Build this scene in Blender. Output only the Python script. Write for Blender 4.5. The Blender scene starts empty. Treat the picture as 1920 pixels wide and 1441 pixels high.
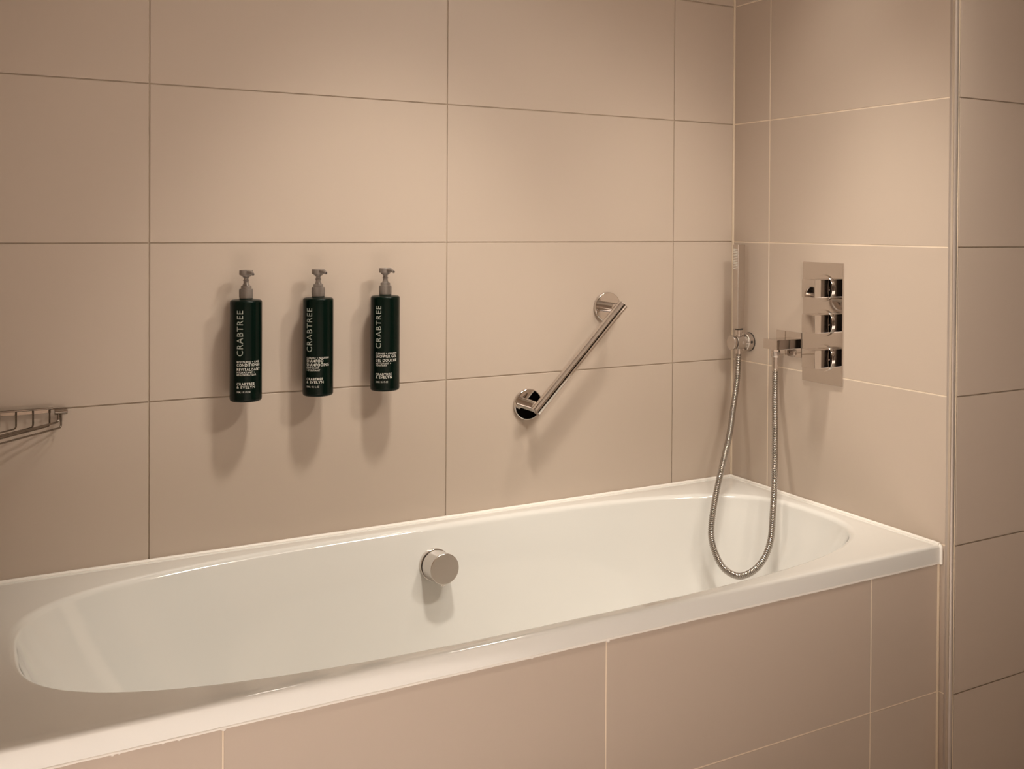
import bpy, bmesh, math, random
from mathutils import Vector, Matrix
random.seed(4)
sc = bpy.context.scene
COL = sc.collection
PI = math.pi

# ------------------------------------------------------------------ camera
F_PX, CX, CY = 2005.459, 1170.17, 448.09
yaw, pitch, roll = .5556, .0115, .0067
CAM = Vector((-1.6954, -2.1976, 1.2067))
fw = Vector((math.sin(yaw), math.cos(yaw), 0)); rt = Vector((math.cos(yaw), -math.sin(yaw), 0)); up = Vector((0, 0, 1))
fw, up = math.cos(pitch)*fw - math.sin(pitch)*up, math.sin(pitch)*fw + math.cos(pitch)*up
rt, up = math.cos(roll)*rt + math.sin(roll)*up, -math.sin(roll)*rt + math.cos(roll)*up
cd = bpy.data.cameras.new('camera'); cam = bpy.data.objects.new('camera', cd); COL.objects.link(cam)
M3 = Matrix((rt, up, -fw)).transposed()
cam.matrix_world = Matrix.Translation(CAM) @ M3.to_4x4()
cd.sensor_fit = 'HORIZONTAL'; cd.sensor_width = 36
cd.lens = 36*F_PX/1920
cd.shift_x = (960-CX)/1920; cd.shift_y = (CY-720.5)/1920
cd.clip_start = .02
sc.camera = cam

# ------------------------------------------------------------------ world, exposure
w = bpy.data.worlds.new('world'); sc.world = w; w.use_nodes = True
w.node_tree.nodes['Background'].inputs[0].default_value = (1, .8, .6, 1)
w.node_tree.nodes['Background'].inputs[1].default_value = .02
sc.view_settings.view_transform = 'Standard'
sc.view_settings.look = 'None'
sc.view_settings.exposure = 0.15
sc.view_settings.gamma = 1
sc.view_settings.use_curve_mapping = False

WARM = (1.0, .915, .80)
def spot(name, loc, target, energy, size, blend, radius, col=WARM):
    l = bpy.data.lights.new(name, 'SPOT'); l.energy = energy; l.spot_size = math.radians(size); l.spot_blend = blend
    l.shadow_soft_size = radius; l.color = col
    o = bpy.data.objects.new(name, l); COL.objects.link(o); o.location = loc
    o.rotation_euler = (Vector(target)-Vector(loc)).to_track_quat('-Z', 'Y').to_euler()
    return o
COOL = (1, .93, .88)
spot('downlight_tub', (-.90, -.80, 2.42), (-.98, -.05, .60), 76, 48, 1, .09)
spot('downlight_tub', (-.50, -.62, 2.42), (-.10, -.57, .58), 64, 40, 1, .09)
spot('downlight_tub', (-.22, -.62, 2.42), (-.20, -.12, .60), 38, 46, 1, .09)
spot('accent_spot', (-.12, -1.70, 2.42), (-1.05, 0, .80), 70, 58, 1, .13)
spot('accent_spot', (-.55, -1.75, 2.42), (-.25, 0, .95), 60, 46, 1, .13)  # added spot, only brightens the back wall towards the corner
spot('end_wall_fill', (-2.60, -1.70, 1.50), (0, -.62, .95), 82, 28, 1, .10)  # added fill spot brightening the end wall, no lamp known there
spot('downlight_room_left', (-1.50, -2.25, 2.42), (-1.50, -2.25, 0), 980, 62, .5, .03, COOL)
spot('fill_room_right', (-.20, -2.55, 2.42), (-.20, -2.55, 0), 130, 62, .5, .03, COOL)  # added fill: its floor bounce lifts right wall and rim front

# ------------------------------------------------------------------ helpers
def tag(o, label=None, cat=None, group=None, kind=None):
    if label: o['label'] = label
    if cat: o['category'] = cat
    if group: o['group'] = group
    if kind: o['kind'] = kind
    return o
def empty(name, loc=(0, 0, 0), label=None, cat=None, group=None):
    o = bpy.data.objects.new(name, None); COL.objects.link(o); o.location = loc; o.empty_display_size = .05
    return tag(o, label, cat, group)
def link(name, me, parent=None, loc=None):
    o = bpy.data.objects.new(name, me); COL.objects.link(o)
    if parent: o.parent = parent
    if loc is not None: o.location = loc
    return o
def mesh_of(bm, name, mat, smooth=35):
    bmesh.ops.recalc_face_normals(bm, faces=bm.faces)
    me = bpy.data.meshes.new(name); bm.to_mesh(me); bm.free()
    me.materials.append(mat)
    if smooth:
        me.polygons.foreach_set('use_smooth', [True]*len(me.polygons))
        me.set_sharp_from_angle(angle=math.radians(smooth))
    return me
def obj(name, bm, mat, parent=None, smooth=35, off=None):
    """off: world-space origin of parent, subtracted from the coordinates"""
    if off is not None:
        bmesh.ops.translate(bm, verts=bm.verts, vec=-Vector(off))
    o = link(name, mesh_of(bm, name, mat, smooth), parent)
    if smooth and name not in ('tub_shell', 'hose'):
        o.modifiers.new('weighted_normals', 'WEIGHTED_NORMAL').keep_sharp = True
    return o
def box(bm, x0, x1, y0, y1, z0, z1, bev=0, seg=1):
    r = bmesh.ops.create_cube(bm, size=1, matrix=Matrix.Translation(((x0+x1)/2, (y0+y1)/2, (z0+z1)/2)) @ Matrix.Diagonal((abs(x1-x0), abs(y1-y0), abs(z1-z0), 1)))
    if bev:
        es = list({e for v in r['verts'] for e in v.link_edges})
        bmesh.ops.bevel(bm, geom=es, offset=bev, segments=seg, affect='EDGES', profile=.5)
    return bm
def frame_mat(o, d):
    d = Vector(d).normalized()
    a = Vector((0, 0, 1)) if abs(d.z) < .9 else Vector((1, 0, 0))
    u = a.cross(d).normalized(); v = d.cross(u)
    m = Matrix((u, v, d)).transposed().to_4x4(); m.translation = Vector(o); return m
def lathe(bm, prof, origin=(0, 0, 0), axis=(0, 0, 1), n=48):
    """prof: list of (r, h) along axis; r=0 ends are closed"""
    m = frame_mat(origin, axis); rings = []
    for r, h in prof:
        if r < 1e-6: rings.append([bm.verts.new(m @ Vector((0, 0, h)))])
        else: rings.append([bm.verts.new(m @ Vector((r*math.cos(2*PI*k/n), r*math.sin(2*PI*k/n), h))) for k in range(n)])
    for a, b in zip(rings, rings[1:]):
        for k in range(n):
            k2 = (k+1) % n
            if len(a) == 1 and len(b) > 1: bm.faces.new((a[0], b[k2], b[k]))
            elif len(b) == 1 and len(a) > 1: bm.faces.new((a[k], a[k2], b[0]))
            elif len(a) > 1: bm.faces.new((a[k], a[k2], b[k2], b[k]))
    return bm
def rprof(r, h0, h1, b=.001, s=3):
    """closed cylinder profile with rounded rims"""
    p = [(0, h0)]
    for k in range(s+1):
        a = PI/2*k/s; p.append((r-b+b*math.sin(a), h0+b-b*math.cos(a)))
    for k in range(s+1):
        a = PI/2*k/s; p.append((r-b+b*math.cos(a), h1-b+b*math.sin(a)))
    p.append((0, h1)); return p
def catmull(pts, step):
    P = [Vector(p) for p in pts]; P = [P[0]*2-P[1]]+P+[P[-1]*2-P[-2]]; out = []
    for i in range(1, len(P)-2):
        n = 24
        for k in range(n):
            t = k/n; a, b, c, d = P[i-1], P[i], P[i+1], P[i+2]
            out.append(.5*((2*b)+(c-a)*t+(2*a-5*b+4*c-d)*t*t+(3*b-a-3*c+d)*t**3))
    out.append(P[-2])
    L = [0]
    for a, b in zip(out, out[1:]): L.append(L[-1]+(b-a).length)
    n = max(2, int(L[-1]/step)); res = []; j = 0
    for k in range(n+1):
        s = L[-1]*k/n
        while j < len(L)-2 and L[j+1] < s: j += 1
        t = (s-L[j])/max(1e-9, L[j+1]-L[j]); res.append(out[j].lerp(out[j+1], min(1, t)))
    return res
def tube(bm, pts, rad, n=12, caps=True):
    """rad: number or function(index)"""
    pts = [Vector(p) for p in pts]
    t0 = (pts[1]-pts[0]).normalized()
    u = t0.orthogonal().normalized(); rings = []
    for i, p in enumerate(pts):
        t = (pts[min(i+1, len(pts)-1)]-pts[max(i-1, 0)]).normalized()
        u = (u-u.dot(t)*t).normalized(); v = t.cross(u)
        r = rad(i) if callable(rad) else rad
        rings.append([bm.verts.new(p+r*(math.cos(2*PI*k/n)*u+math.sin(2*PI*k/n)*v)) for k in range(n)])
    for a, b in zip(rings, rings[1:]):
        for k in range(n): bm.faces.new((a[k], a[(k+1) % n], b[(k+1) % n], b[k]))
    if caps: bm.faces.new(rings[0][::-1]); bm.faces.new(rings[-1])
    return bm
def bent(pts, r, s=4):
    """polyline with rounded corners of radius r"""
    P = [Vector(p) for p in pts]; out = [P[0]]
    for a, b, c in zip(P, P[1:], P[2:]):
        d1 = (a-b).normalized(); d2 = (c-b).normalized()
        q = min(r, (a-b).length*.49, (c-b).length*.49)
        s0, s1 = b+d1*q, b+d2*q
        for k in range(s+1):
            t = k/s; out.append((1-t)**2*s0+2*t*(1-t)*b+t*t*s1)
    out.append(P[-1]); return out

# ------------------------------------------------------------------ materials
def mat(name, col, rough=.5, metal=0, spec=.5, coat=0, coat_rough=.05, bump=0, bscale=200, var=0, vscale=3):
    m = bpy.data.materials.new(name); m.use_nodes = True; nt = m.node_tree; b = nt.nodes['Principled BSDF']
    b.inputs['Base Color'].default_value = (*col, 1); b.inputs['Roughness'].default_value = rough
    b.inputs['Metallic'].default_value = metal; b.inputs['Specular IOR Level'].default_value = spec
    b.inputs['Coat Weight'].default_value = coat; b.inputs['Coat Roughness'].default_value = coat_rough
    tc = nt.nodes.new('ShaderNodeTexCoord')
    if var:
        n = nt.nodes.new('ShaderNodeTexNoise'); n.inputs['Scale'].default_value = vscale; n.inputs['Detail'].default_value = 4
        oi = nt.nodes.new('ShaderNodeObjectInfo'); ad = nt.nodes.new('ShaderNodeMath'); ad.operation = 'MULTIPLY_ADD'
        ad.inputs[1].default_value = .5; nt.links.new(oi.outputs['Random'], ad.inputs[0]); nt.links.new(n.outputs['Fac'], ad.inputs[2])
        mr = nt.nodes.new('ShaderNodeMapRange'); mr.inputs[1].default_value = .2; mr.inputs[2].default_value = 1.3
        mr.inputs[3].default_value = 1-var; mr.inputs[4].default_value = 1+var
        mx = nt.nodes.new('ShaderNodeVectorMath'); mx.operation = 'SCALE'; mx.inputs[0].default_value = col
        nt.links.new(tc.outputs['Object'], n.inputs['Vector']); nt.links.new(ad.outputs[0], mr.inputs[0])
        nt.links.new(mr.outputs[0], mx.inputs['Scale']); nt.links.new(mx.outputs[0], b.inputs['Base Color'])
    if bump:
        n2 = nt.nodes.new('ShaderNodeTexNoise'); n2.inputs['Scale'].default_value = bscale; n2.inputs['Detail'].default_value = 3
        bp = nt.nodes.new('ShaderNodeBump'); bp.inputs['Strength'].default_value = bump; bp.inputs['Distance'].default_value = .001
        nt.links.new(tc.outputs['Object'], n2.inputs['Vector']); nt.links.new(n2.outputs['Fac'], bp.inputs['Height'])
        nt.links.new(bp.outputs[0], b.inputs['Normal'])
    return m
TILE = mat('beige_satin_tile', (.54, .448, .372), .38, spec=.32, var=.02, vscale=1.5, bump=.05, bscale=160)
GROUT = mat('beige_grout_shaded', (.50, .41, .325), .85, spec=.15, var=.15, vscale=9, bump=.3, bscale=300)  # groove shade is put into this darker grout colour
GROUT2 = mat('pale_grout', (.84, .72, .58), .8, spec=.2, var=.06, vscale=9, bump=.3, bscale=300)
SILIC = mat('white_silicone', (.88, .84, .78), .35, spec=.4, bump=.25, bscale=70)
CREAMS = mat('cream_silicone', (.72, .60, .46), .4, spec=.4, bump=.2, bscale=70)
ENAMEL = mat('white_enamel', (.765, .752, .715), .09, spec=.5, coat=.6, coat_rough=.03)
TRIMM = mat('grey_metal_trim', (.52, .45, .40), .42, metal=.55, bump=.1)
CHROME = mat('chrome', (.68, .635, .60), .035, metal=1)
CHROME2 = mat('satin_nickel', (.62, .57, .53), .24, metal=1)
STEEL = mat('hose_steel', (.42, .385, .35), .12, metal=1)  # darker base stands in for reflections of the dark room
SHADED = mat('shaded_chrome', (.27, .225, .19), .18, metal=1)  # plain chrome, its dark surroundings at the left put into the colour
DARKC = mat('dark_gap', (.03, .025, .02), .6)
GREEN = mat('dark_green_plastic', (.0008, .0065, .0038), .25, spec=.2)
PUMP = mat('grey_pump_plastic', (.25, .215, .19), .38, metal=.25, spec=.5, bump=.1)
NOZ = mat('dark_nozzle_plastic', (.05, .04, .035), .4)
BRK = mat('pale_bracket_plastic', (.55, .5, .44), .35)
PRINT1 = mat('grey_print', (.36, .38, .34), .5)
PRINT2 = mat('white_print', (.75, .72, .66), .5)
RUBBER = mat('grey_rubber', (.30, .26, .23), .5)
PAINT = mat('warm_white_paint', (.72, .66, .58), .8, bump=.05)
FLOORM = mat('pale_stone_floor', (.62, .575, .53), .5, var=.05, bump=.05)
DOORM = mat('dark_wood', (.008, .006, .005), .8, spec=.1, var=.3, vscale=8)
WALLB = mat('wall_backing', (.55, .46, .38), .8, var=.02)

# ------------------------------------------------------------------ levels
ZK = 1.170; H = .302; J = .0024; RIM = .566; TD = .008
V3, V2, V1 = -.18685, -.78885, -1.39085
LX = -1.700; CEIL = 2.45
def struct(name, bm, m): return tag(obj(name, bm, m, None, 0), kind='structure')
_cache = {}
def tile_mesh(w_, h_):
    """front face in the xz plane at y = 0, facing -y, body going to +y"""
    k = (round(w_, 4), round(h_, 4))
    if k not in _cache:
        bm = bmesh.new(); box(bm, 0, w_, 0, TD, 0, h_)
        es = [e for e in bm.edges if all(abs(v.co.y) < 1e-6 for v in e.verts)]
        bmesh.ops.bevel(bm, geom=es, offset=.0009, segments=2, affect='EDGES', profile=.5)
        _cache[k] = mesh_of(bm, 'tile', TILE, 0)
    return _cache[k]
def tiles(parent, xs, zs, place):
    for x0, x1 in zip(xs, xs[1:]):
        for z0, z1 in zip(zs, zs[1:]):
            o = link('tile', tile_mesh(x1-x0-J, z1-z0-J), parent)
            loc, rz = place(x0+J/2, z0+J/2)
            o.location = Vector(loc)+Vector((0, random.uniform(-.0002, .0002), 0)) if rz == 0 else Vector(loc)+Vector((random.uniform(-.0002, .0002), 0, 0))
            o.rotation_euler = (0, 0, rz)
def rows(k0, k1, top=None, bot=None):
    z = [ZK+k*H for k in range(k0, k1+1)]
    if top: z.append(top)
    if bot is not None: z.insert(0, bot)
    return z

# floor and ceiling
struct('floor', box(bmesh.new(), -2.75, 1.45, -3.35, .12, -.05, 0), FLOORM)
struct('ceiling', box(bmesh.new(), -2.75, 1.45, -3.35, .12, CEIL, CEIL+.05), PAINT)
# back wall
G = .0012   # grout recess
wb = struct('wall_back', box(bmesh.new(), LX-.1, .1, .0024, .12, 0, CEIL), GROUT)
tiles(wb, [LX, V1, V2, V3, -.0015], rows(-2, 4, CEIL), lambda a, z: ((a, 0, z), 0))
# end wall behind the shower controls (plane x = 0, facing -x)
we = struct('wall_right', box(bmesh.new(), .0007, .10, -.708, .0012, 0, CEIL), GROUT2)
tiles(we, [.0015, .1445, .709], rows(-3, 4, CEIL, 0), lambda a, z: ((0, -a, z), -PI/2))
# thin rounded silicone down the inner corner
bm = bmesh.new(); tube(bm, [(-.0012, -.0012, RIM), (-.0012, -.0012, CEIL)], .0031, 12)
obj('corner_joint', bm, CREAMS, we)
# wall that continues to the right in front of the tub end
wf = struct('wall_front_right', box(bmesh.new(), .0, 1.40, -.7184, -.709, 0, CEIL), GROUT)
tiles(wf, [.0145, .6145, 1.2145, 1.40], rows(-3, 4, CEIL, 0), lambda a, z: ((a, -.7214, z), 0))
# outer corner trim: quarter-round profile with a dark shadow gap beside it
bm = bmesh.new(); prof = []
for k in range(9):
    a = PI/2*k/8; prof.append((.0102-.0098*math.cos(a)-.0008, -.7105-.0107*math.sin(a)))
prof += [(.0085, -.712), (.0085, -.7085), (-.0006, -.7085)]
lo = [bm.verts.new((x, y, 0)) for x, y in prof]; hi = [bm.verts.new((x, y, CEIL)) for x, y in prof]
for k in range(len(prof)):
    k2 = (k+1) % len(prof); bm.faces.new((lo[k], lo[k2], hi[k2], hi[k]))
bm.faces.new(lo[::-1]); bm.faces.new(hi)
tr = tag(obj('trim_1', bm, TRIMM, None, 40), kind='structure')
obj('shadow_gap', box(bmesh.new(), .0094, .0110, -.7206, -.7195, 0, CEIL), DARKC, tr, 0)
bm = bmesh.new(); zz = 0
pts = []
while zz < CEIL:
    pts.append((.0126+random.uniform(-.0002, .0002), -.7201, zz)); zz += .03
tube(bm, pts, .0017, 8); obj('sealant', bm, CREAMS, tr)

# left end of the alcove and the rest of the room (outside the picture, seen in reflections)
wl = struct('wall_left', box(bmesh.new(), LX-.10, LX-G, -.72, G, 0, CEIL), GROUT)
tiles(wl, [.0015, .1445, .72], rows(-2, 4, CEIL), lambda a, z: ((LX, -a-.0, z), PI/2))
for o in [c for c in wl.children]:            # tiles of this wall face +x: flip so that the body goes into the wall
    w_ = max(v.co.x for v in o.data.vertices)
    o.location.y -= w_
struct('wall_front_left', box(bmesh.new(), -2.70, LX-.10, -.72, -.62, 0, CEIL), WALLB)
struct('wall_far_left', box(bmesh.new(), -2.75, -2.70, -3.30, -.62, 0, CEIL), WALLB)
struct('wall_far_right', box(bmesh.new(), 1.40, 1.45, -3.30, -.70, 0, CEIL), WALLB)
struct('wall_front', box(bmesh.new(), -2.75, 1.45, -3.35, -3.30, 0, CEIL), WALLB)
d1 = struct('door_1', box(bmesh.new(), 1.365, 1.399, -2.45, -1.15, 0.001, 2.05, .004), DOORM)
d2 = struct('door_2', box(bmesh.new(), .35, 1.25, -3.299, -3.265, 0.001, 2.05, .004), DOORM)

d3 = struct('door_3', box(bmesh.new(), -2.699, -2.665, -3.28, -2.45, 0.001, 2.05, .004), DOORM)

# ------------------------------------------------------------------ bath panel
PY = -.694
bp = empty('bath_surround', (0, 0, 0), 'beige tiled low wall along the front of the white bathtub', 'bath surround')
obj('backing', box(bmesh.new(), LX, -.0045, PY+.0009, PY+.012, 0, .531), GROUT2, bp, 0)
zs = [0, ZK-3*H-.302*0, .5305]
tiles(bp, [LX+.001, -1.39407, -.79073, -.19032, -.0045], zs, lambda a, z: ((a, PY, z), 0))
bm = bmesh.new()
tube(bm, [(-.0032, PY+.0005, z*.0265) for z in range(0, 21)], .0034, 8); obj('corner_sealant', bm, CREAMS, bp)

# ------------------------------------------------------------------ bathtub
TX0, TX1, TY0, TY1 = LX+.002, -.0015, -.7005, -.0015
OX, OY, OA, OB, ON = -.8375, -.360, .790, .3125, 3.1
def sup(a, b, n, th):
    c, s = math.cos(th), math.sin(th)
    k = (abs(c)**n+abs(s)**n)**(-1/n)
    return (a*k*c, b*k*s)
bm = bmesh.new()
NT = 240
ths = [2*PI*k/NT for k in range(NT)]
def ring(a, b, n, z, ox=OX, oy=OY):
    # equal-angle sampling by polar direction so that rings line up
    out = []
    for t in ths:
        x, y = sup(a, b, n, t)
        out.append(bm.verts.new((ox+x, oy+y, z)))
    return out
def rect_ring(z, inset, rad):
    """rounded rectangle sampled with the same direction as the opening ring"""
    x0, x1, y0, y1 = TX0+inset, TX1-inset, TY0+inset, TY1-inset; out = []
    hx, hy = (x1-x0)/2, (y1-y0)/2; cx, cy = (x0+x1)/2, (y0+y1)/2
    for t in ths:
        c, q = math.cos(t), math.sin(t); m_ = max(abs(c), abs(q)); x, y = hx*c/m_, hy*q/m_
        out.append(bm.verts.new((cx+x, cy+y, z)))
    return out
rings = []
BF = .006
rings.append(rect_ring(.5315, .012, 0))
rings.append(rect_ring(.5315, .0, 0))
for k in range(5):
    a = PI/2*k/4
    rings.append(rect_ring(RIM-BF+BF*math.sin(a), BF-BF*math.cos(a), 0))
rings.append(rect_ring(RIM, .020, 0))
# lip: rim rolls over into the basin
LR = .014
for k in range(7):
    a = PI/2*k/6*.92
    rings.append(ring(OA+LR*.6-LR*math.sin(a), OB+LR*.6-LR*math.sin(a), ON, RIM-.0004-LR*(1-math.cos(a))))
# walls: sloping ends, steeper sides, round into the floor
prof = []
a0, b0 = OA-LR*.4, OB-LR*.4
for d, ia, ib in [(.04, .012, .008), (.08, .030, .018), (.13, .055, .030), (.18, .085, .043), (.23, .120, .058), (.28, .160, .075),
                  (.32, .198, .093), (.35, .232, .112), (.375, .270, .135), (.392, .315, .163), (.402, .37, .195), (.407, .44, .225), (.410, .55, .255), (.412, .70, .285)]:
    n = ON-.6*min(1, d/.4)
    rings.append(ring(a0-ia, b0-ib, n, RIM-d))
for a, b in zip(rings, rings[1:]):
    for k in range(NT):
        k2 = (k+1) % NT; bm.faces.new((a[k], a[k2], b[k2], b[k]))
c = bm.verts.new((OX, OY, RIM-.413))
for k in range(NT): bm.faces.new((rings[-1][k], rings[-1][(k+1) % NT], c))
tub = empty('bathtub', (-.85, -.35, 0), 'long white enamel bathtub with oval basin set between the tiled walls', 'bathtub')
T0 = (-.85, -.35, 0)
shell = obj('tub_shell', bm, ENAMEL, tub, 60, T0)
# drain in the floor
bm = bmesh.new(); lathe(bm, rprof(.034, 0, .006, .003), (OX, OY, RIM-.4135)); obj('drain', bm, CHROME, tub, 35, T0)
# support frame under the shell
for sx in (-1.35, -.35):
    bm = bmesh.new(); box(bm, sx-.02, sx+.02, -.52, -.20, .001, .150); obj('support_foot', bm, RUBBER, tub, 0, T0)
# silicone along the walls and below the rim
def wav(a, b, n, amp):
    a, b = Vector(a), Vector(b); d = (b-a)
    return [a+d*k/n+Vector((0, random.uniform(-amp, amp), random.uniform(-amp, amp))) for k in range(n+1)]
bm = bmesh.new(); tube(bm, wav((TX0+.004, -.0052, RIM-.0004), (-.006, -.0052, RIM-.0004), 60, .0002), .0048, 10); obj('sealant', bm, SILIC, tub, 60, T0)
bm = bmesh.new(); tube(bm, wav((-.0052, -.006, RIM-.0004), (-.0052, -.698, RIM-.0004), 40, .0002), .0046, 10); obj('sealant', bm, SILIC, tub, 60, T0)
bm = bmesh.new(); tube(bm, bent([(-.0046, -.695, RIM-.0008), (-.0040, -.7010, RIM-.004), (-.0040, -.7010, .527)], .005), .0038, 10); obj('sealant', bm, SILIC, tub, 60, T0)
bm = bmesh.new(); tube(bm, wav((TX0, -.6985, .5296), (-.006, -.6985, .5296), 120, .0003), .0028, 8)
for x, r in ((-.7907, .0042), (-1.394, .0036), (-1.45, .0028), (-1.53, .0028), (-1.522, .0024), (-1.47, .0024), (-.93, .0026)):
    bmesh.ops.create_uvsphere(bm, u_segments=10, v_segments=6, radius=r, matrix=Matrix.Translation((x, -.6975, .5278)))
obj('sealant', bm, SILIC, tub, 60, T0)

# ------------------------------------------------------------------ overflow filler knob on the inside wall of the tub
kn = empty('bath_filler', (-.8425, -.118, .4935), 'round chrome filler knob on the inner back wall of the tub', 'tap')
K0 = kn.location.copy(); ax = Vector((.0, -1, .10)).normalized()
o0 = Vector((-.8425, -.0655, .489))
bm = bmesh.new(); lathe(bm, rprof(.0335, 0, .012, .0015), o0, ax, 64); obj('rosette', bm, CHROME, kn, 35, K0)
bm = bmesh.new(); lathe(bm, rprof(.0300, .010, .016, .001), o0, ax, 64); obj('shadow_gap', bm, DARKC, kn, 35, K0)
bm = bmesh.new(); lathe(bm, rprof(.0315, .0155, .064, .0018), o0, ax, 64); obj('knob', bm, CHROME2, kn, 35, K0)
bm = bmesh.new(); p = o0+ax*.052+Vector((0, 0, -.0335))
lathe(bm, rprof(.006, 0, .010, .002), p-Vector((0, 0, .003)), (0, 0, 1), 20); obj('spout_tip', bm, CHROME, kn, 35, K0)

# ------------------------------------------------------------------ printed text wrapped on a cylinder
def text_bm(s, bold=0):
    cu = bpy.data.curves.new('t', 'FONT'); cu.body = s; cu.resolution_u = 3; cu.space_character = 1.14; cu.offset = bold
    o = bpy.data.objects.new('t', cu); COL.objects.link(o)
    dg = bpy.context.evaluated_depsgraph_get(); dg.update()
    me = bpy.data.meshes.new_from_object(o.evaluated_get(dg))
    bpy.data.objects.remove(o); bpy.data.curves.remove(cu)
    bm = bmesh.new(); bm.from_mesh(me); bpy.data.meshes.remove(me)
    return bm
def fit(bm, x0, z0, w_, h_, vert=False, bold=0):
    """into a box of w_ by h_ metres whose lower left corner is (x0, z0); coordinates x = arc length, y = height"""
    xs = [v.co.x for v in bm.verts]; ys = [v.co.y for v in bm.verts]
    ax_, bx_, ay_, by_ = min(xs), max(xs), 0, 0.69
    for v in bm.verts:
        u, t = (v.co.x-ax_)/(bx_-ax_), (v.co.y-ay_)/(by_-ay_)
        if vert: v.co = Vector((x0+(1-t)*w_, z0+u*h_, 0))
        else: v.co = Vector((x0+u*w_, z0+t*h_, 0))
    return bm
def wrap(bm, R, step=.0022):
    xs = [v.co.x for v in bm.verts]; x = math.ceil(min(xs)/step)*step
    while x < max(xs):
        bmesh.ops.bisect_plane(bm, geom=bm.verts[:]+bm.edges[:]+bm.faces[:], plane_co=(x, 0, 0), plane_no=(1, 0, 0)); x += step
    for v in bm.verts:
        a = v.co.x/R; v.co = Vector((R*math.sin(a), -R*math.cos(a), v.co.y))
    return bm

# ------------------------------------------------------------------ pump bottles
RB = .0298; ZB = .8645; HB = .1950
def arc(deg): return math.radians(deg)*RB
def make_bottle(x, a0, lines, label):
    """a0: angle of the left edge of the print, from the straight-ahead direction"""
    g = empty('pump_bottle', (x, -.047, ZB), label, 'bottle', 'pump bottles on the tiled wall')
    bm = bmesh.new()
    lathe(bm, [(0, 0), (.0262, 0), (.0285, .0012), (.0296, .0035), (RB, .006), (RB, HB-.004), (.0292, HB-.0014), (.0280, HB-.0002), (.0255, HB+.0010), (.0150, HB+.0024), (.0122, HB+.0030), (.0122, HB+.005), (0, HB+.005)], n=64)
    obj('bottle_body', bm, GREEN, g, 40)
    bm = bmesh.new(); z = HB+.0032
    p = [(0, z), (.0118, z), (.0125, z+.0008), (.0125, z+.018)]
    p += [(.0122, z+.0190), (.0100, z+.0192), (.0098, z+.0196), (.0098, z+.0238), (.0092, z+.0248), (0, z+.0250)]
    lathe(bm, p, n=40)
    for k in range(28):     # gripping ribs
        a = 2*PI*k/28
        tube(bm, [(.0125*math.cos(a), .0125*math.sin(a), z+.002), (.0125*math.cos(a), .0125*math.sin(a), z+.0165)], .00045, 5)
    obj('collar', bm, PUMP, g, 40)
    bm = bmesh.new(); z2 = z+.0248
    lathe(bm, [(0, z2), (.0068, z2), (.0064, z2+.002), (.0052, z2+.004), (.0048, z2+.0085), (.0057, z2+.0095), (.0057, z2+.0110), (.0045, z2+.0118), (.0045, z2+.0150), (.0060, z2+.0162), (.0066, z2+.0185), (0, z2+.0185)], n=28)
    obj('stem', bm, PUMP, g, 40)
    bm = bmesh.new(); z3 = z2+.0180
    lathe(bm, [(0, z3), (.0086, z3), (.0092, z3+.0008), (.0094, z3+.0020), (.0122, z3+.0026), (.0128, z3+.0036), (.0128, z3+.0112), (.0120, z3+.0124), (0, z3+.0130)], n=40)
    hd = obj('pump_head', bm, PUMP, g, 40)
    bm = bmesh.new()
    pts = bent([(0, 0, z3+.0088), (.004, -.030, z3+.0082), (.0047, -.0375, z3+.0052)], .004)
    tube(bm, pts, lambda i: .0040-.0014*i/len(pts), 12)
    nz = obj('nozzle', bm, PUMP, hd, 40)
    bm = bmesh.new(); lathe(bm, rprof(.0017, 0, .0012, .0003), pts[-1]+Vector((0, 0, .0008)), (.0007, -.0075, -.0030), 12)
    obj('nozzle_tip', bm, NOZ, hd, 40)
    bm = bmesh.new(); box(bm, -.0150, .0150, .0175, .0468, .012, HB-.004, .002, 2); obj('bracket', bm, BRK, g, 40)
    # print
    big = bmesh.new()
    t = wrap(fit(text_bm('CRABTREE'), arc(a0), .0895, arc(23), .0870, True), RB+.00025)
    obj('lettering', t, PRINT1, g, 0)
    for s, z, h, deg in lines:
        t = wrap(fit(text_bm(s, .007), arc(a0), z, arc(deg), h), RB+.00025)
        obj('lettering', t, PRINT2, g, 0)
    return g
foot = [('CRABTREE', .0335, .0048, 65), ('& EVELYN', .0273, .0048, 67), ('300ML / 10.1 FL OZ', .0186, .0034, 50)]
make_bottle(-1.2235, -46, [('MOISTURISE + CARE', .0765, .0034, 86), ('CONDITIONER', .0695, .0056, 90), ('REVITALISANT', .0610, .0056, 90), ('HYDRATANT +', .0562, .0032, 66), ('RÉGÉNÉRATEUR', .0516, .0034, 72)]+foot,
            'dark green conditioner bottle with grey pump, leftmost of the three on the wall')
make_bottle(-1.0835, -62, [('CLEANSE + NOURISH', .0760, .0034, 89), ('SHAMPOO', .0690, .0056, 66), ('SHAMPOOING', .0612, .0056, 90), ('NETTOYANT', .0560, .0032, 50), ('+ PURIFIANT', .0515, .0032, 54)]+foot,
            'dark green shampoo bottle with grey pump, in the middle of the three on the wall')
make_bottle(-.9440, -58, [('CLEANSE + AWAKEN', .0770, .0034, 88), ('SHOWER GEL', .0700, .0056, 88), ('GEL DOUCHE', .0618, .0056, 88), ('NETTOYANT +', .0568, .0032, 62), ('TONIFIANT', .0526, .0032, 46)]+foot,
            'dark green shower gel bottle with grey pump, rightmost and nearest the grab bar')

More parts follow.
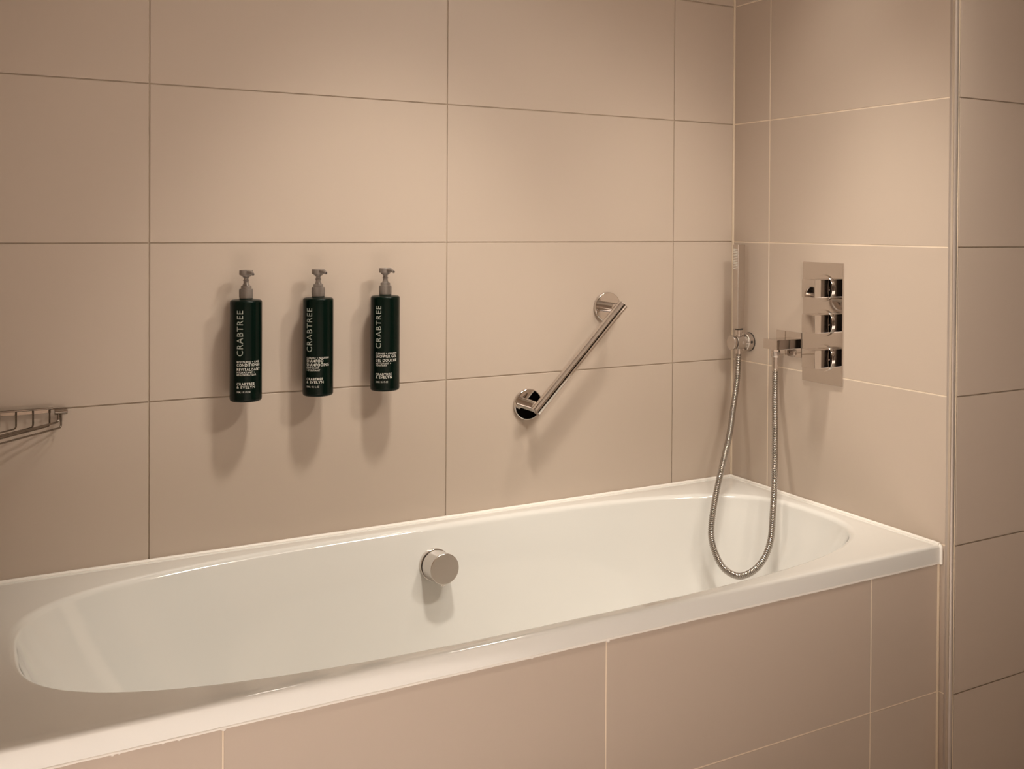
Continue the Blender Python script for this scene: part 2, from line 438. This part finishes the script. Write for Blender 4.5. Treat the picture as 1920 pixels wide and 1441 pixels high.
# ------------------------------------------------------------------ grab bar
g0 = Vector((-.5905, 0, .799)); g1 = Vector((-.3797, 0, 1.0148))
gb = empty('grab_bar', g0, 'slanted polished chrome grab bar on two round flanges above the tub', 'grab bar')
for c in (g0, g1):
    bm = bmesh.new(); lathe(bm, rprof(.0355, 0, .0085, .0022, 5), c+Vector((0, -.0004, 0)), (0, -1, 0), 64); obj('flange', bm, CHROME, gb, 35, g0)
    bm = bmesh.new(); lathe(bm, rprof(.0122, .008, .056, .0005), c, (0, -1, 0), 40); obj('post', bm, CHROME, gb, 35, g0)
dv = (g1-g0).normalized(); ph = Vector((0, -.060, 0))
bm = bmesh.new(); L = (g1-g0).length
lathe(bm, rprof(.0125, -.013, L+.013, .0008), g0+ph, dv, 48); obj('bar', bm, CHROME, gb, 35, g0)

# ------------------------------------------------------------------ hand shower, its holder, hose, outlet
hx, hy, hz = -.034, -.071, .919
ho = empty('shower_holder', (hx, hy, hz), 'round chrome hand shower holder on the end wall near the corner', 'holder'); o = (hx, hy, hz)
bm = bmesh.new(); lathe(bm, rprof(.0230, -.0195, -.0004, .0025, 4), (0, hy, hz), (1, 0, 0), 48); obj('rosette', bm, CHROME2, ho, 35, o)
bm = bmesh.new(); lathe(bm, [(0, -.0030), (.0236, -.0030), (.0236, -.0004), (0, -.0004)], (0, hy, hz), (1, 0, 0), 48); obj('gasket', bm, DARKC, ho, 35, o)
bm = bmesh.new(); lathe(bm, rprof(.0172, -.0470, -.0190, .001), (0, hy, hz), (1, 0, 0), 48)
obj('cradle', bm, CHROME2, ho, 35, o)
bm = bmesh.new(); lathe(bm, rprof(.0178, -.0590, -.0520, .0015), (0, hy, hz), (1, 0, 0), 48); lathe(bm, rprof(.0100, -.0525, -.0465, .0004), (0, hy, hz), (1, 0, 0), 32)
obj('cradle_cap', bm, CHROME2, ho, 35, o)
bm = bmesh.new(); lathe(bm, rprof(.0038, 0, .0015, .0005), (-.031, hy-.0168, hz), (0, -1, 0), 20); obj('set_screw', bm, CHROME, ho, 35, o)
bm = bmesh.new(); lathe(bm, rprof(.0036, 0, .0012, .0003), (-.0108, hy-.0220, hz+.001), (0, -1, 0), 16); obj('screw_hole', bm, DARKC, ho, 35, o)

hs = empty('hand_shower', (hx, hy, .935), 'slim square chrome hand shower standing upright in the corner', 'shower head'); o = (hx, hy, .935)
bm = bmesh.new(); box(bm, hx-.0130, hx+.0095, hy-.0118, hy+.0100, .9535, 1.1640, .0016, 3)
A_ = Vector((hx+.0095, hy-.0118, 1.045)); B_ = Vector((hx-.0110, hy-.0118, .960)); C_ = Vector((hx+.0095, hy-.0070, .955))
N_ = (B_-A_).cross(C_-A_).normalized(); N_ = N_ if N_.y < 0 else -N_
r_ = bmesh.ops.bisect_plane(bm, geom=bm.verts[:]+bm.edges[:]+bm.faces[:], plane_co=A_, plane_no=N_, clear_outer=True)
es = [e for e in bm.edges if e.is_boundary]
if es: bmesh.ops.holes_fill(bm, edges=es)
obj('handset', bm, CHROME2, hs, 25, o)
for k in range(13):
    bm = bmesh.new(); zc = 1.152-k*.0040
    tube(bm, [(hx-.0131, hy-.0085, zc-.0005), (hx-.0131, hy+.0070, zc+.0005)], .0009, 6); obj('nozzle_row', bm, PRINT2, hs, 40, o)
bm = bmesh.new(); lathe(bm, rprof(.0098, .9375, .9515, .0006), (hx, hy, 0), (0, 0, 1), 32); obj('neck', bm, CHROME, hs, 35, o)
bm = bmesh.new(); lathe(bm, rprof(.0105, .9505, .9540, .0004), (hx, hy, 0), (0, 0, 1), 32); obj('neck_ring', bm, DARKC, hs, 35, o)

oy_ = -.2080
ou = empty('hose_outlet', (-.002, -.226, .929), 'flat chrome water outlet plate with square arm left of the mixer', 'outlet'); o = tuple(ou.location)
bm = bmesh.new(); box(bm, -.0045, -.0006, -.2712, -.1810, .8990, .9585, .0008, 2); obj('plate', bm, CHROME, ou, 30, o)
bm = bmesh.new(); box(bm, -.0450, -.0044, -.2315, -.1805, .9155, .9390, .0008, 2); obj('arm', bm, CHROME, ou, 30, o)
hose_x, hose_y = -.0300, -.2085
bm = bmesh.new(); lathe(bm, rprof(.0105, .8960, .9160, .0015), (hose_x, hose_y, 0), (0, 0, 1), 6); lathe(bm, rprof(.0118, .8975, .9100, .002), (hose_x, hose_y, 0), (0, 0, 1), 32)
obj('nut', bm, CHROME2, ou, 35, o)

def un(u, v, axis, val):
    d = (u-CX)*rt-(v-CY)*up+F_PX*fw; t = (val-CAM[axis])/d[axis]; return CAM+d*t
path = [Vector((hx, hy, .902)), Vector((-.035, -.071, .880))]
for u, v, x in [(1382, 712, -.046), (1375, 762, -.072), (1366.6, 820, -.112), (1350, 891, -.172), (1340.6, 936.6, -.200), (1334.3, 980, -.220), (1334.3, 1010, -.226), (1342, 1038.6, -.224),
                (1356, 1063.5, -.220), (1375, 1077, -.214), (1393, 1079, -.206), (1416, 1067, -.192), (1434, 1044, -.178), (1445, 1011.5, -.160), (1449, 965.7, -.134), (1452, 903, -.102), (1453, 820, -.066), (1453, 750, -.044)]:
    path.append(un(u, v, 0, x))
path += [Vector((-.0305, -.2090, .868))]
hpts = catmull(path, .00105)
hh = empty('shower_hose', path[0], 'coiled chrome shower hose looping down into the tub below the hand shower', 'hose'); o = tuple(path[0])
bm = bmesh.new(); tube(bm, hpts, lambda i: (.0060, .0074, .0077, .0074)[i % 4], 18); obj('hose', bm, STEEL, hh, 80, o)
bm = bmesh.new(); tube(bm, [(hose_x, hose_y, .897), (hose_x, hose_y, .892), (-.0302, -.2087, .868), (-.0305, -.2090, .862)], lambda i: (.0088, .0088, .0082, .0082)[i], 24); obj('hose_ferrule', bm, CHROME, hh, 40, o)
bm = bmesh.new(); tube(bm, [(hx, hy, .938), (hx, hy, .905), (hx, hy, .890)], lambda i: (.0084, .0084, .0080)[i], 24); obj('hose_ferrule', bm, CHROME, hh, 40, o)

# ------------------------------------------------------------------ mixer
mx = empty('shower_mixer', (-.003, -.342, .9875), 'tall rectangular chrome mixer plate with three square knobs on the end wall', 'mixer tap'); o = tuple(mx.location)
bm = bmesh.new(); box(bm, -.0045, -.0006, -.4100, -.2755, .8480, 1.1275, .0010, 2); obj('plate', bm, CHROME, mx, 30, o)
for zc, yc in ((1.0690, -.3520), (.9885, -.3527), (.9085, -.3535)):
    bm = bmesh.new(); lathe(bm, rprof(.0305, -.0090, -.0040, .001), (0, yc, zc), (1, 0, 0), 64); rg = obj('collar_ring', bm, CHROME, mx, 30, o)
    bm = bmesh.new(); lathe(bm, rprof(.0165, -.0140, -.0080, .0008), (0, yc, zc), (1, 0, 0), 40); obj('knob_stem', bm, CHROME, rg, 30, o)
    bm = bmesh.new(); box(bm, -.0545, -.0120, yc-.0215, yc+.0235, zc-.0205, zc+.0215, .0015, 2); obj('knob', bm, CHROME, mx, 30, o)

# ------------------------------------------------------------------ corner soap basket
sb = empty('soap_basket', (-1.62, -.02, .845), 'small chrome wire corner soap basket at the left edge above the tub', 'basket'); o = tuple(sb.location)
yb = -.015; zt, zb = .8700, .8405; XL = LX+.008
bm = bmesh.new(); tube(bm, bent([(-1.5530, yb, zt+.002), (XL, yb, zt+.002), (XL, -.178, zt+.002)], .008), .0019, 10); obj('rail', bm, SHADED, sb, 40, o)
bm = bmesh.new(); box(bm, -1.690, -1.5560, yb+.0020, yb+.0040, zt-.0065, zt+.0005, .0005); obj('back_strip', bm, SHADED, sb, 30, o)
bm = bmesh.new(); lathe(bm, rprof(.0058, -.0115, .0095, .001), (-1.5390, -.0130, .8650), (1, 0, 0), 24); lathe(bm, rprof(.0040, 0, .0125, .001), (-1.5360, -.0004, .8650), (0, -1, 0), 20)
obj('wall_mount', bm, SHADED, sb, 35, o)
bm = bmesh.new(); lathe(bm, rprof(.0075, 0, .0100, .001), (LX+.0004, -.172, .8640), (1, 0, 0), 24); obj('wall_mount', bm, SHADED, sb, 35, o)
for k, x in enumerate((-1.5583, -1.5845, -1.6110, -1.6370, -1.6630)):
    e = (x-XL)*1.13
    bm = bmesh.new(); tube(bm, bent([(x, yb, zt+.001), (x, yb, zb), (XL, yb-e, zb), (XL, yb-e, zt+.001)], .006), .0015, 8); obj('wire', bm, SHADED, sb, 40, o)
bm = bmesh.new(); tube(bm, bent([(-1.5440, yb, .862), (-1.5440, yb, .8465), (XL, -.181, .8465), (XL, -.181, .862)], .009), .0019, 10); obj('front_rail', bm, SHADED, sb, 40, o)
bm = bmesh.new(); tube(bm, bent([(-1.5400, yb, .862), (-1.5400, yb, .8360), (XL, -.186, .8360), (XL, -.186, .862)], .006), .0017, 10); obj('front_rail', bm, SHADED, sb, 40, o)
